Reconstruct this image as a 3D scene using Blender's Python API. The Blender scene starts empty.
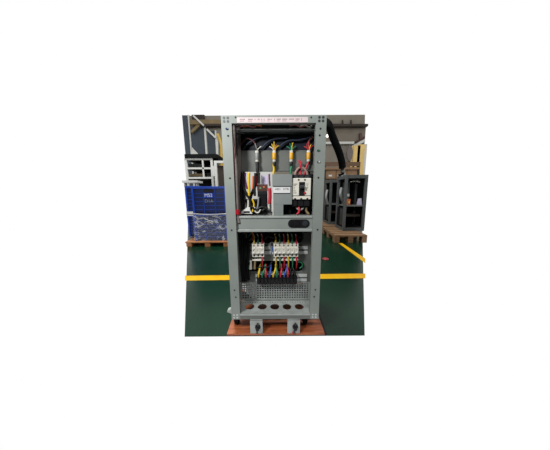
import bpy, bmesh, math, random
from mathutils import Vector, Matrix
random.seed(7)
C = bpy.context.scene
COL = C.collection
R = math.radians

# ------------------------------------------------------------------ camera
F, TH, RO, H = 176.0, R(9.87), R(-0.35), 0.983
ROT = Matrix.Rotation(math.pi/2-TH, 3, 'X') @ Matrix.Rotation(RO, 3, 'Z')
EYE = Vector((0, 0, H))
cd = bpy.data.cameras.new('camera')
cam = bpy.data.objects.new('camera', cd)
COL.objects.link(cam)
cam.location = EYE
cam.rotation_euler = ROT.to_euler()
cd.sensor_fit = 'HORIZONTAL'; cd.sensor_width = 36; cd.lens = 36*F/550
cd.clip_start = 0.02
C.camera = cam

def ray(px, py):
    return ROT @ Vector((px-275, 225-py, -F))
def P(px, py, y):                 # the point of the sight line on the upright plane at distance y
    d = ray(px, py); return EYE + d*(y/d.y)
def G(px, py, z=0.0):             # the point of the sight line on the level plane at height z
    d = ray(px, py); return EYE + d*((z-H)/d.z)
def X(px, py, y): return P(px, py, y).x
def Z(py, y, px=275): return P(px, py, y).z

# ------------------------------------------------------------------ materials
def lin(c):
    return tuple(((v/255)/12.92 if v/255 <= .04045 else ((v/255+.055)/1.055)**2.4) for v in c)
MATS = {}
KALB = .54
def mat(name, rgb, rough=.55, metal=0, var=.12, scale=18, spec=.4, bump=0, kind='noise', rgb2=None, coords='Object', stretch=None):
    m = bpy.data.materials.new(name); m.use_nodes = True
    nt = m.node_tree; b = nt.nodes['Principled BSDF']
    a = tuple(v*KALB for v in lin(rgb))
    b.inputs['Roughness'].default_value = rough
    b.inputs['Metallic'].default_value = metal
    b.inputs['Specular IOR Level'].default_value = spec
    tc = nt.nodes.new('ShaderNodeTexCoord'); mp = nt.nodes.new('ShaderNodeMapping')
    nt.links.new(tc.outputs[coords], mp.inputs['Vector'])
    if stretch: mp.inputs['Scale'].default_value = stretch
    n = nt.nodes.new('ShaderNodeTexNoise'); n.inputs['Scale'].default_value = scale
    n.inputs['Detail'].default_value = 5
    nt.links.new(mp.outputs['Vector'], n.inputs['Vector'])
    r = nt.nodes.new('ShaderNodeValToRGB')
    c2 = tuple(v*KALB for v in lin(rgb2)) if rgb2 else tuple(min(1, v*(1+var)) for v in a)
    c1 = a if rgb2 else tuple(v*(1-var) for v in a)
    r.color_ramp.elements[0].position = .35; r.color_ramp.elements[1].position = .65
    r.color_ramp.elements[0].color = (*c1, 1); r.color_ramp.elements[1].color = (*c2, 1)
    nt.links.new(n.outputs['Fac'], r.inputs['Fac'])
    nt.links.new(r.outputs['Color'], b.inputs['Base Color'])
    if bump:
        bp = nt.nodes.new('ShaderNodeBump'); bp.inputs['Strength'].default_value = bump
        nt.links.new(n.outputs['Fac'], bp.inputs['Height']); nt.links.new(bp.outputs['Normal'], b.inputs['Normal'])
    MATS[name] = m
    return m
def glow(name, rgb, s):
    m = bpy.data.materials.new(name); m.use_nodes = True
    b = m.node_tree.nodes['Principled BSDF']
    b.inputs['Base Color'].default_value = (*lin(rgb), 1)
    b.inputs['Emission Color'].default_value = (*lin(rgb), 1); b.inputs['Emission Strength'].default_value = s
    MATS[name] = m; return m

mat('grey paint', (146, 153, 147), .5, var=.05, scale=8)
mat('grey plate', (112, 115, 110), .5, var=.06, scale=8)
mat('galvanised', (180, 186, 182), .4, metal=.2, var=.08, scale=30)
mat('rail metal', (226, 229, 227), .35, metal=.15, var=.06)
mat('hole dark', (14, 14, 16), .8, var=.1)
mat('black plastic', (22, 22, 25), .5, var=.15, spec=.25)
mat('black rubber', (13, 14, 17), .75, var=.2, spec=.15)
mat('navy panel', (26, 34, 50), .55, var=.25, scale=14, spec=.25)
mat('dark steel', (62, 66, 68), .4, metal=.3)
mat('steel grey frame', (84, 88, 87), .5, var=.08)
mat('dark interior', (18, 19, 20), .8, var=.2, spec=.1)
mat('cream plastic', (240, 236, 222), .45, var=.03)
mat('white plastic', (238, 238, 234), .45, var=.03)
mat('white paint', (228, 228, 222), .5, var=.04)
mat('cover grey', (140, 147, 144), .5, var=.04)
mat('paper pink', (236, 218, 218), .7, var=.03)
mat('paper white', (236, 236, 236), .6, var=.02)
mat('lavender card', (214, 204, 232), .6, var=.05)
mat('ink dark', (52, 46, 52), .8)
mat('ink red', (150, 70, 84), .8)
mat('ink green', (110, 160, 110), .8)
mat('yellow wire', (240, 200, 30), .45, var=.06)
mat('amber sleeve', (238, 176, 24), .45, var=.08)
mat('green wire', (20, 128, 84), .45, var=.06)
mat('red wire', (206, 32, 54), .45, var=.08)
mat('blue wire', (46, 92, 190), .45, var=.06)
mat('white wire', (226, 222, 210), .5, var=.06)
mat('pink wire', (196, 110, 110), .5, var=.1)
mat('dull lead', (164, 132, 122), .5, var=.1)
mat('purple wire', (120, 40, 110), .5)
mat('orange wire', (220, 110, 50), .5)
mat('grey wire', (150, 154, 150), .5)
mat('navy cable', (48, 58, 78), .5, var=.2)
mat('black wire', (18, 18, 20), .5, var=.2, spec=.25)
mat('dark red sheath', (96, 42, 40), .6, var=.2, scale=60)
mat('duct grey', (126, 116, 112), .6, var=.15, scale=40)
mat('brown red', (84, 46, 34), .5, var=.2)
mat('red tag', (170, 44, 56), .5)
mat('red tape', (196, 26, 44), .4)
mat('board orange', (190, 108, 62), .45, var=.1, scale=5, rgb2=(148, 74, 42), stretch=(1, 9, 1))
mat('board edge', (24, 20, 18), .7)
mat('floor green', (15, 56, 38), .25, var=.14, scale=1.6, spec=.2, rgb2=(11, 46, 31))
mat('floor yellow', (255, 200, 8), .5, var=.06, scale=6, spec=.15, rgb2=(244, 180, 6))
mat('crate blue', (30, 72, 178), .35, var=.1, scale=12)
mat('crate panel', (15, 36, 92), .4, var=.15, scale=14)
mat('pallet wood', (164, 128, 90), .7, var=.15, scale=6, rgb2=(126, 94, 64), stretch=(1, 8, 8))
mat('pallet orange', (206, 142, 92), .6, var=.12, scale=6, rgb2=(176, 112, 66))
mat('wall beige', (150, 142, 128), .8, var=.06, scale=2)
mat('wall lower', (138, 128, 114), .8, var=.1, scale=2)
mat('hall wall', (120, 118, 112), .8, var=.05, scale=1)
mat('slate glass', (62, 74, 84), .3, var=.12, scale=1.2)
mat('tan beam', (138, 118, 80), .7, var=.1, scale=4)
mat('brown dark', (52, 40, 30), .7, var=.15)
mat('yellow pipe', (214, 176, 66), .5, var=.1)
mat('brown carton', (150, 116, 84), .75, var=.12, scale=3)
mat('brown beam', (112, 84, 62), .7, var=.1, scale=4)
mat('warm yellow', (255, 218, 136), .5, var=.08, scale=3)
mat('foam white', (240, 240, 238), .7, var=.02)
mat('silver film', (200, 200, 202), .3, metal=.5, var=.1)
mat('castor blue', (34, 52, 84), .35, var=.1)
# clear stretch film
m = bpy.data.materials.new('stretch film'); m.use_nodes = True
nt = m.node_tree; b = nt.nodes['Principled BSDF']
b.inputs['Base Color'].default_value = (.85, .88, .95, 1); b.inputs['Roughness'].default_value = .25
tc = nt.nodes.new('ShaderNodeTexCoord'); mp = nt.nodes.new('ShaderNodeMapping'); mp.inputs['Scale'].default_value = (6, 6, 9)
n = nt.nodes.new('ShaderNodeTexNoise'); n.inputs['Scale'].default_value = 1.1; n.inputs['Detail'].default_value = 3; n.inputs['Distortion'].default_value = 1.4
rp = nt.nodes.new('ShaderNodeValToRGB')
rp.color_ramp.elements[0].position = .54; rp.color_ramp.elements[0].color = (.03, .03, .03, 1)
rp.color_ramp.elements[1].position = .68; rp.color_ramp.elements[1].color = (.22, .24, .28, 1)
nt.links.new(tc.outputs['Object'], mp.inputs['Vector']); nt.links.new(mp.outputs['Vector'], n.inputs['Vector'])
nt.links.new(n.outputs['Fac'], rp.inputs['Fac']); nt.links.new(rp.outputs['Color'], b.inputs['Alpha'])
bp = nt.nodes.new('ShaderNodeBump'); bp.inputs['Strength'].default_value = .6
nt.links.new(n.outputs['Fac'], bp.inputs['Height']); nt.links.new(bp.outputs['Normal'], b.inputs['Normal'])
MATS['stretch film'] = m
glow('lamp white', (255, 252, 244), 2.0)

# ------------------------------------------------------------------ mesh builder
def catmull(pts, n=8):
    pts = [Vector(p) for p in pts]
    if len(pts) < 3: return pts
    q = [2*pts[0]-pts[1]] + pts + [2*pts[-1]-pts[-2]]
    out = []
    for i in range(1, len(q)-2):
        a, b, c, d = q[i-1:i+3]
        for k in range(n):
            t = k/n
            out.append(.5*((2*b)+(c-a)*t+(2*a-5*b+4*c-d)*t*t+(3*b-a-3*c+d)*t**3))
    out.append(pts[-1])
    return out
class MB:
    def __init__(s): s.v = []; s.f = []; s.m = []; s.mats = []
    def mi(s, name):
        if name not in s.mats: s.mats.append(name)
        return s.mats.index(name)
    def add(s, vs, fs, mt):
        o = len(s.v); s.v += [Vector(v) for v in vs]; k = s.mi(mt)
        for f in fs: s.f.append([i+o for i in f]); s.m.append(k)
        return s
    def box(s, x0, x1, y0, y1, z0, z1, mt):
        x0, x1 = sorted((x0, x1)); y0, y1 = sorted((y0, y1)); z0, z1 = sorted((z0, z1))
        vs = [(x, y, z) for z in (z0, z1) for y in (y0, y1) for x in (x0, x1)]
        return s.add(vs, [(0,2,3,1),(4,5,7,6),(0,1,5,4),(2,6,7,3),(0,4,6,2),(1,3,7,5)], mt)
    def bar(s, a, b, w, h, mt, up=Vector((0, 0, 1))):       # rectangular bar between two points
        a, b = Vector(a), Vector(b); d = (b-a).normalized()
        if abs(d.dot(up)) > .95: up = Vector((0, 1, 0))
        sd = d.cross(up).normalized(); u = sd.cross(d)
        vs = [p+sd*i*w/2+u*j*h/2 for p in (a, b) for j in (-1, 1) for i in (-1, 1)]
        return s.add(vs, [(0,2,3,1),(4,5,7,6),(0,1,5,4),(2,6,7,3),(0,4,6,2),(1,3,7,5)], mt)
    def tube(s, pts, r, mt, n=8, sm=8, ribs=0):
        pts = catmull(pts, sm); N = len(pts); vs = []; fs = []
        ref = None
        for i, p in enumerate(pts):
            d = (pts[min(i+1, N-1)]-pts[max(i-1, 0)]).normalized()
            if ref is None:
                ref = d.orthogonal().normalized()
            else:
                ref = (ref-d*ref.dot(d)).normalized()
            e = d.cross(ref)
            rr = r(i/(N-1)) if callable(r) else r
            if ribs and i % 2: rr *= 1-ribs
            for k in range(n):
                a = 2*math.pi*k/n
                vs.append(p+ref*math.cos(a)*rr+e*math.sin(a)*rr)
        for i in range(N-1):
            for k in range(n):
                fs.append((i*n+k, i*n+(k+1) % n, (i+1)*n+(k+1) % n, (i+1)*n+k))
        fs.append(tuple(range(n))[::-1]); fs.append(tuple((N-1)*n+k for k in range(n)))
        return s.add(vs, fs, mt)
    def disc(s, c, r, axis, depth, mt, n=14):                # short cylinder centred at c along axis vector
        c = Vector(c); ax = Vector(axis).normalized()
        return s.tube([c-ax*depth/2, c+ax*depth/2], r, mt, n=n)
    def lathe(s, c, prof, mt, axis=(0, 0, 1), n=16):         # prof: list of (r, t along axis)
        c = Vector(c); ax = Vector(axis).normalized(); a1 = ax.orthogonal().normalized(); a2 = ax.cross(a1)
        vs = []; fs = []
        for r, t in prof:
            for k in range(n):
                a = 2*math.pi*k/n; vs.append(c+ax*t+(a1*math.cos(a)+a2*math.sin(a))*max(r, 1e-4))
        for i in range(len(prof)-1):
            for k in range(n): fs.append((i*n+k, i*n+(k+1) % n, (i+1)*n+(k+1) % n, (i+1)*n+k))
        fs.append(tuple(range(n))[::-1]); fs.append(tuple((len(prof)-1)*n+k for k in range(n)))
        return s.add(vs, fs, mt)
    def prism(s, poly, vec, mt):                             # polygon (3D points) extruded by vec
        n = len(poly); vec = Vector(vec)
        vs = [Vector(p) for p in poly]+[Vector(p)+vec for p in poly]
        fs = [tuple(range(n)), tuple(range(2*n-1, n-1, -1))]+[(i, i+n, (i+1) % n+n, (i+1) % n) for i in range(n)]
        return s.add(vs, fs, mt)
    def build(s, name, parent=None, origin=None, bevel=0, smooth=False):
        root = parent
        while root is not None and root.parent is not None: root = root.parent
        org = Vector(root.location) if root is not None else Vector(origin if origin is not None else (0, 0, 0))
        me = bpy.data.meshes.new(name)
        me.from_pydata([v-org for v in s.v], [], s.f)
        for k in s.mats: me.materials.append(MATS[k])
        for p, k in zip(me.polygons, s.m): p.material_index = k
        bm = bmesh.new(); bm.from_mesh(me); bmesh.ops.recalc_face_normals(bm, faces=bm.faces); bm.to_mesh(me); bm.free()
        if smooth:
            for p in me.polygons: p.use_smooth = len(p.vertices) == 4
        return link(name, me, parent, org, bevel)
def link(name, me, parent, org, bevel=0):
    o = bpy.data.objects.new(name, me); COL.objects.link(o)
    if parent is not None: o.parent = parent
    else: o.location = org
    if bevel:
        md = o.modifiers.new('bevel', 'BEVEL'); md.width = bevel; md.segments = 2; md.limit_method = 'ANGLE'
    return o
def sheet(name, outer, holes, to3d, t, mt, parent):          # flat plate with holes, thickness t
    cu = bpy.data.curves.new(name, 'CURVE'); cu.dimensions = '2D'; cu.fill_mode = 'BOTH'; cu.extrude = t/2
    for loop in [outer]+holes:
        sp = cu.splines.new('POLY'); sp.points.add(len(loop)-1); sp.use_cyclic_u = True
        for p, q in zip(sp.points, loop): p.co = (q[0], q[1], 0, 1)
    ob = bpy.data.objects.new(name, cu); COL.objects.link(ob)
    dg = bpy.context.evaluated_depsgraph_get(); dg.update()
    me = bpy.data.meshes.new_from_object(ob.evaluated_get(dg))
    bpy.data.objects.remove(ob)
    root = parent
    while root.parent is not None: root = root.parent
    for v in me.vertices: v.co = to3d(v.co)-Vector(root.location)
    me.materials.clear(); me.materials.append(MATS[mt])
    me.name = name
    return link(name, me, parent, root.location)
def text(name, body, size, loc, mt, parent, thick=.0004, rx=math.pi/2):
    cu = bpy.data.curves.new(name, 'FONT'); cu.body = body; cu.size = size; cu.extrude = thick; cu.align_x = 'CENTER'; cu.align_y = 'CENTER'
    ob = bpy.data.objects.new(name, cu); COL.objects.link(ob)
    dg = bpy.context.evaluated_depsgraph_get(); dg.update()
    me = bpy.data.meshes.new_from_object(ob.evaluated_get(dg)); bpy.data.objects.remove(ob)
    root = parent
    while root.parent is not None: root = root.parent
    M = Matrix.Translation(Vector(loc)-Vector(root.location)) @ Matrix.Rotation(rx, 4, 'X')
    me.transform(M); me.materials.clear(); me.materials.append(MATS[mt]); me.name = name
    return link(name, me, parent, root.location)
def tag(o, label, cat, group=None, kind=None):
    o['label'] = label; o['category'] = cat
    if group: o['group'] = group
    if kind: o['kind'] = kind
    return o
def thing(name, loc, label, cat, group=None):
    o = bpy.data.objects.new(name, None); COL.objects.link(o); o.location = loc; o.empty_display_size = .05
    return tag(o, label, cat, group)
def struct(o): o['kind'] = 'structure'; return o

# ================================================================== SETTING
WY = 7.5
fl, fr = G(185, 335.4).x, G(365, 335.4).x
fy = G(275, 335.4).y
wl, wr = X(185, 196, WY), X(365, 196, WY)
b = MB()
b.prism([(fl, fy, 0), (fr, fy, 0), (wr, WY+.1, 0), (wl, WY+.1, 0)], (0, 0, -.006), 'floor green')
struct(b.build('floor'))
wt = Z(115.2, WY)
wl2, wr2 = X(185.2, 140, WY), X(365, 140, WY)
b = MB(); b.prism([(wl, WY, 0), (wr, WY, 0), (X(365, 115.2, WY), WY, wt), (X(185.2, 115.2, WY), WY, wt)], (0, .12, 0), 'wall beige')
struct(b.build('wall_back'))
def wbox(b, x0, y0, x1, y1, d0, d1, mt):       # box on the back wall from pixel corners, standing proud of the wall
    a, c = P(x0, y0, WY), P(x1, y1, WY); ym_ = min(max((y0+y1)/2, 116), 150)
    b.box(X(x0, ym_, WY), X(x1, ym_, WY), WY-d1, WY-d0, c.z, a.z, mt); return b
# the near half of the hall, around and behind the viewer
for nm, bx in (('floor', (-4, 4, -4, .4, -.05, 0)), ('ceiling', (-4.2, 4.2, -4.2, 3.0, 5, 5.15)), ('wall_rear', (-4.2, 4.2, -4.2, -4, 0, 5)),
               ('wall_left', (-4.2, -4, -4, 1.6, 0, 5)), ('wall_right', (4, 4.2, -4, 1.6, 0, 5))):
    struct(MB().box(*bx, 'floor green' if nm == 'floor' else 'hall wall').build(nm))
# windows of the left bay: slate panes between pale mullions
for i, (x0, x1, y0) in enumerate(((185.4, 191.2, 115.6), (192.6, 206, 127), (208.4, 216.4, 131))):
    o = struct(wbox(MB(), x0, y0, x1, 200, 0, .03, 'slate glass').build('window_%d' % (i+1)))
    f = wbox(MB(), x1, y0, x1+(1.3, 1.8, 1.4)[i], 200, 0, .07, 'white paint')
    f.build('mullion', o)
# tan roof beam with dark lower flange, knee brace and dark corner
o = struct(wbox(wbox(MB(), 192.5, 121.8, 222, 126, .0, .2, 'tan beam'), 203, 126, 222, 127.8, 0, .22, 'brown dark').build('trim_1'))
b = MB(); b.bar(P(191.6, 132.5, WY-.1), P(199.5, 125, WY-.1), .1, .1, 'tan beam'); b.build('knee_brace', o)
b = MB(); wbox(b, 192.5, 115.4, 205, 121.8, 0, .06, 'brown dark'); struct(b.build('trim_2'))
# right side: dark girder, pipe line, paler band above
o = struct(wbox(MB(), 318, 126.6, 364.9, 128.4, 0, .25, 'brown dark').build('trim_3'))
o = struct(wbox(MB(), 318, 142.6, 353, 144.6, 0, .12, 'white paint').build('trim_4'))
o = struct(wbox(MB(), 318, 128.4, 364.9, 142.6, 0, .03, 'wall lower').build('trim_5'))
b = MB()
b.tube([P(333, 124.2, WY-.06), P(364, 124.6, WY-.06)], .02, 'brown dark', n=6)
for x in (342.5, 351): b.tube([P(x, 120, WY-.06), P(x, 126.6, WY-.06)], .03, 'brown dark', n=6)
tag(b.build('conduit_pipe', origin=P(348, 124, WY)), 'thin brown conduit with two uprights along the dark girder', 'pipe')
b = MB(); b.bar(P(193.5, 115.8, WY-.23), P(204, 125.7, WY-.23), .06, .06, 'white paint')
b.bar(P(207, 129.4, WY-.1), P(216, 138, WY-.1), .07, .07, 'white paint')
tag(b.build('diagonal_brace', origin=P(204, 125, WY)), 'white slanting brace across the slate windows at upper left', 'brace')
b = MB(); b.prism([P(192.4, 147.5, WY-.05), P(198, 153.4, WY-.05), P(198, 156, WY-.05), P(192.4, 156, WY-.05)], (0, -.03, 0), 'white paint')
tag(b.build('white_board', origin=P(195, 156, WY-.05)), 'white slanted panel at the foot of the slate windows above the racks', 'panel')
b = MB(); b.tube([P(217.5, 134, WY-.4), P(220.5, 142, WY-.4), P(221.5, 150, WY-.4), P(222, 172, WY-.4), P(222, 197, WY-.4), Vector((P(222, 197, WY-.4).x, WY-.4, 0))], .055, 'yellow pipe')
tag(b.build('yellow_pipe', origin=P(222, 200, WY-.4)), 'yellow pipe dropping down the wall left of the tall cabinet', 'pipe')
b = MB(); b.tube([P(217.3, 138, WY-.2), P(217.6, 196, WY-.2), Vector((P(217.6, 196, WY-.2).x, WY-.2, 0))], .05, 'white paint')
tag(b.build('white_pipe', origin=P(217, 200, WY-.2)), 'upright white pipe beside the yellow pipe', 'pipe')
# right: warm curtain, column, red bar, hung sheet, lamp
t = thing('strip_curtain', (X(358, 190, WY-.12), WY-.12, 0), 'warm yellow strip curtain hanging at far right', 'curtain')
for k in range(5):
    a, c = P(351.4+k*2.1, 145+(2.5-k)*.4, WY-.12), P(353.2+k*2.1, 215, WY-.12)
    MB().box(a.x, c.x, WY-.13-.015*(k % 2), WY-.11-.015*(k % 2), .02, a.z, 'warm yellow').build('strip', t)
b = MB(); wbox(b, 362, 145, 364.9, 178, 0, .14, 'white paint')
struct(b.build('trim_6'))
b = MB(); b.bar(P(351.5, 147.5, WY-.05), P(364.6, 140.4, WY-.05), .06, .1, 'white paint')
tag(b.build('sloping_tube', origin=P(352, 148, WY-.3)), 'pale sloping tube above the yellow strip curtain', 'tube')
b = MB(); b.tube([P(355, 142.6, WY-.06), P(360, 139.8, WY-.06), P(364.4, 137.2, WY-.06)], .035, 'brown red'); b.tube([P(360.3, 133.6, WY-.06), P(360.5, 139.4, WY-.06)], .06, 'brown red')
tag(b.build('red_bar', origin=P(360, 144, WY-.2)), 'red bar with a dark red stub along the pale sloping tube', 'bar')
b = MB(); pts = [P(x, y, WY-.25) for x, y in ((349.5, 145), (352.3, 147), (353, 152), (352, 158), (350, 162), (347.5, 158), (346.7, 152))]
b.prism(pts, (0, .06, 0), 'duct grey')
tag(b.build('hanging_sheet', origin=P(349, 146, WY-.25)), 'grey brown sheet hanging left of the yellow strip curtain', 'sheet')
b = MB(); b.lathe(P(327.3, 136, WY-.1), [(0.0, -.05), (.04, -.04), (.055, 0), (.04, .04), (0, .1)], 'lamp white', axis=(0, 1, 0))
tag(b.build('wall_lamp', origin=P(327.3, 136, WY-.1), smooth=True), 'small bright round lamp on the wall left of the black hose', 'lamp')
# brown storage rack with cartons, far right
RY = 6.2
zt, zm, zb = Z(162, RY, 345), Z(166.3, RY, 345), Z(169.5, RY, 345)
xl, xr = X(324.5, 168, RY), X(360, 168, RY)
t = thing('storage_rack', ((xl+xr)/2, RY, 0), 'brown storage rack behind the dark open cabinets', 'rack')
MB().box(xl, xr, RY, RY+.5, zt-.03, zt, 'brown beam').build('top_shelf', t)
MB().box(xl, xr, RY-.01, RY, zm, zt, 'brown beam').build('fascia', t)
zs = Z(178, RY, 345)
MB().box(xl, xr, RY, RY+.5, zs-.03, zs, 'brown beam').build('shelf', t)
MB().box(xl, xr, RY-.015, RY, zb, zm-.03, 'brown carton').build('front_rail', t)
for x in (xl, xr-.05):
    for y in (RY, RY+.45): MB().box(x, x+.05, y, y+.05, 0, zt-.03, 'brown dark').build('upright', t)
w = (xr-xl-.16)/3
for k, lb in enumerate(('brown carton at the left end of the far storage rack', 'brown carton in the middle of the far storage rack', 'brown carton at the right end of the far storage rack')):
    x0 = xl+.06+k*(w+.02)
    tt = thing('carton', (x0+w/2, RY+.25, zs), lb, 'carton', 'cartons on the far storage rack')
    MB().box(x0, x0+w, RY+.04, RY+.42, zs, zb+.02, 'brown carton').build('box_body', tt)
    MB().box(x0+w*.3, x0+w*.62, RY+.037, RY+.04, zs+.06, zs+.11, 'paper white').build('label_sticker', tt)

# floor paint
def floorpoly(name, px, mt, label, cat):
    b = MB(); b.prism([G(*p) + Vector((0, 0, .0015)) for p in px], (0, 0, -.0015), mt)
    return tag(b.build(name), label, cat, kind='structure')
floorpoly('trim_7', [(185, 280.6), (365.3, 278.3), (365.3, 273.6), (185, 275.8)], 'floor yellow', 'yellow painted line running across the green floor behind the cabinet', 'floor line')
floorpoly('trim_8', [(365.3, 263.2), (365.3, 258.6), (342.3, 243.2), (338.6, 243.2)], 'floor yellow', 'yellow painted line slanting from the wooden pallet to the right edge', 'floor line')

# ================================================================== LEFT CRATES
# wooden pallet
p0 = G(187, 247); PY0 = p0.y
xa, xb = X(185.4, 246, PY0), X(229, 246, PY0)
PZ = .1
t = thing('wooden_pallet', ((xa+xb)/2, PY0+.4, 0), 'orange wooden pallet under the blue crates', 'pallet')
for k in range(5): MB().box(xa, xb, PY0+k*.19, PY0+k*.19+.14, PZ-.022, PZ, 'pallet orange').build('deck_board', t, bevel=.003)
for k in range(3):
    x = xa+.01+k*((xb-xa-.12)/2); MB().box(x, x+.1, PY0+.02, PY0+.88, 0, PZ-.022, 'pallet orange').build('stringer', t)
def crate(x0, x1, y0, y1, z0, z1, label, txt=False):
    t = thing('plastic_crate', ((x0+x1)/2, (y0+y1)/2, z0), label, 'crate', 'blue crates stacked on the left pallet')
    h = z1-z0; w = x1-x0; p = .035
    b = MB()                                                 # shell with rim and corner posts
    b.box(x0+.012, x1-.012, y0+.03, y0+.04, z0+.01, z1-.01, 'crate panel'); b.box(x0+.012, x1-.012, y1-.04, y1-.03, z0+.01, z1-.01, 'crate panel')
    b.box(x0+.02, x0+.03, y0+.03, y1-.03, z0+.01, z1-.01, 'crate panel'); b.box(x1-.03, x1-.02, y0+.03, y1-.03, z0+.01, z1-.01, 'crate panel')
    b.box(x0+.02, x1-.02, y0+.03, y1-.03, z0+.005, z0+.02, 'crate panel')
    b.build('crate_wall', t)
    for x in (x0, x1-p):
        for y in (y0, y1-p): MB().box(x, x+p, y, y+p, z0, z1-.045, 'crate blue').build('corner_post', t, bevel=.004)
    b = MB()
    b.box(x0, x1, y0, y0+.03, z1-.045, z1, 'crate blue'); b.box(x0, x1, y1-.03, y1, z1-.045, z1, 'crate blue')
    b.box(x0, x0+.03, y0+.03, y1-.03, z1-.045, z1, 'crate blue'); b.box(x1-.03, x1, y0+.03, y1-.03, z1-.045, z1, 'crate blue')
    b.build('rim', t, bevel=.004)
    b = MB(); n = max(2, round(h/.085))
    for k in range(1, n): b.box(x0+p, x1-p, y0+.018, y0+.03, z0+(h-.05)*k/n-.005, z0+(h-.05)*k/n+.005, 'crate blue')
    c = 3 if w > .4 else 2
    for k in range(1, c): b.box(x0+w*k/c-.007, x0+w*k/c+.007, y0+.018, y0+.03, z0+.01, z1-.045, 'crate blue')
    b.build('ribs', t)
    if txt:
        MB().box(x0+w*.34, x0+w*.63, y0+.008, y0+.018, z1-.21, z1-.12, 'crate blue').build('name_plate', t)
        MB().box(x0+w*.33, x0+w*.63, y0+.012, y0+.03, z1-.105, z1-.06, 'hole dark').build('hand_hole', t)
        text('lettering', 'M52', .085, (x0+w*.485, y0+.0075, z1-.165), 'white plastic', t)
        text('lettering', 'D1A', .085, (x0+w*.485, y0+.0175, z1-.27), 'grey wire', t)
    return t
cy = PY0+.06
cx0, cx1 = X(193.2, 215, cy), X(227.0, 215, cy)
ctop = Z(186.3, cy, 210); hs = (ctop-PZ)
cz = PZ+hs*.51
crate(cx0, cx1, cy, cy+.42, PZ, cz, 'blue plastic crate wrapped in clear film, lower of the front stack')
crate(cx0, cx1, cy, cy+.42, cz, ctop, 'blue plastic crate with white lettering, upper of the front stack', True)
# clear stretch film around the lower crate
ZF = Z(213.5, cy, 210)
b = MB(); e = .012
b.box(cx0-e, cx1+e, cy-e, cy-e+.003, PZ+.01, ZF, 'stretch film'); b.box(cx0-e, cx0-e+.003, cy-e+.003, cy+.43, PZ+.01, ZF, 'stretch film'); b.box(cx1+e-.003, cx1+e, cy-e+.003, cy+.43, PZ+.01, ZF, 'stretch film')
random.seed(3)
for k in range(9):
    x = cx0+.05+random.random()*(cx1-cx0-.3); z = ZF-.02-.2*random.random()**1.6
    b.tube([(x, cy-e-.004, z), (x+.07, cy-e-.012, z+.02*random.choice((-1, 1))), (x+.16, cy-e-.004, z-.05*random.random())], .0028, 'white plastic', n=5)  # white streaks modelled as the film's highlights
b.tube([(cx0, cy-e-.004, ZF), ((cx0+cx1)/2, cy-e-.01, ZF-.02), (cx1, cy-e-.004, ZF-.005)], .012, 'silver film', n=6)
tag(b.build('stretch_film', origin=((cx0+cx1)/2, cy, PZ)), 'crumpled clear stretch film around the lower front blue crate', 'film')
by = PY0+.44
bx0, bx1 = X(185.2, 196, by), cx0-.02
zb1, zb2 = Z(214.8, by, 190), Z(186, by, 190)
crate(bx0, bx1, by, by+.42, PZ, zb1, 'narrow blue crate at the left edge, lower of the rear stack')
crate(bx0, bx1, by, by+.42, zb1+.012, zb2, 'narrow blue crate at the left edge, upper of the rear stack')
tag(MB().box(bx0, bx1, by-.012, by+.42, zb1, zb1+.012, 'paper white').box(bx0, bx1, by-.012, by-.003, zb1-.02, zb1+.07, 'paper white').build('white_sheet', origin=(bx0, by, zb1)), 'white sheet pinched between the two narrow crates at the left edge', 'sheet')

# ================================================================== WHITE RACKS BEHIND THE CRATES
KY = 4.3
def pr(b, x0, y0, x1, y1, d0, d1, mt):
    a, c = P(x0, y0, KY), P(x1, y1, KY); b.box(a.x, c.x, KY+d0, KY+d1, c.z, a.z, mt); return b
rx0, rx1 = X(185.3, 170, KY), X(213, 170, KY)
t = thing('equipment_rack', ((rx0+rx1)/2, KY+.25, 0), 'white open steel rack behind the blue crates', 'rack')
zt = Z(158.2, KY, 200)
for x in (rx0, rx1-.05):
    for y in (KY, KY+.5): MB().box(x, x+.05, y, y+.05, 0, zt, 'white paint').build('upright', t)
for py in (158.2, 167.4, 177.0):
    z = Z(py, KY, 200)
    MB().box(rx0+.05, rx1-.05, KY, KY+.03, z-.04, z, 'white paint').build('cross_rail', t)
    MB().box(rx0+.05, rx1-.05, KY+.52, KY+.55, z-.04, z, 'white paint').build('cross_rail', t)
    MB().box(rx0+.05, rx1-.05, KY+.03, KY+.5, z-.05, z-.04, 'dark interior').build('tray', t)
xm = X(202.4, 170, KY)
MB().box(xm, xm+.035, KY, KY+.03, Z(177, KY, 200), zt-.04, 'white paint').build('divider', t)
MB().box(rx0+.02, rx1+.12, KY-.02, KY+.55, zt, Z(154.2, KY, 200), 'dark interior').build('top_tray', t)
MB().box(rx0+.05, rx1-.05, KY+.5, KY+.51, .2, zt-.05, 'dark interior').build('back_sheet', t)
for (x0, x1, py, hh, mt, lb) in ((186.5, 200, 167.4, .14, 'dark steel', 'dark steel module on the top level of the white rack'),
                           (187.5, 201, 177.0, .13, 'tan beam', 'brownish module on the middle level of the white rack'),
                           (204.5, 210.5, 177.0, .15, 'black plastic', 'small black module beside the brownish one in the white rack')):
    z = Z(py, KY, 200)-.04; a, c = X(x0, 170, KY), X(x1, 170, KY)
    if py < 170: z = Z(167.4, KY, 200)-.04
    tt = thing('rack_module', ((a+c)/2, KY+.25, z), lb, 'module')
    MB().box(a, c, KY+.1, KY+.42, z, z+hh, mt).build('housing', tt, bevel=.005)
    MB().box(a+.02, c-.02, KY+.095, KY+.1, z+.02, z+hh*.5, 'steel grey frame').build('faceplate', tt)
z = zb2
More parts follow.
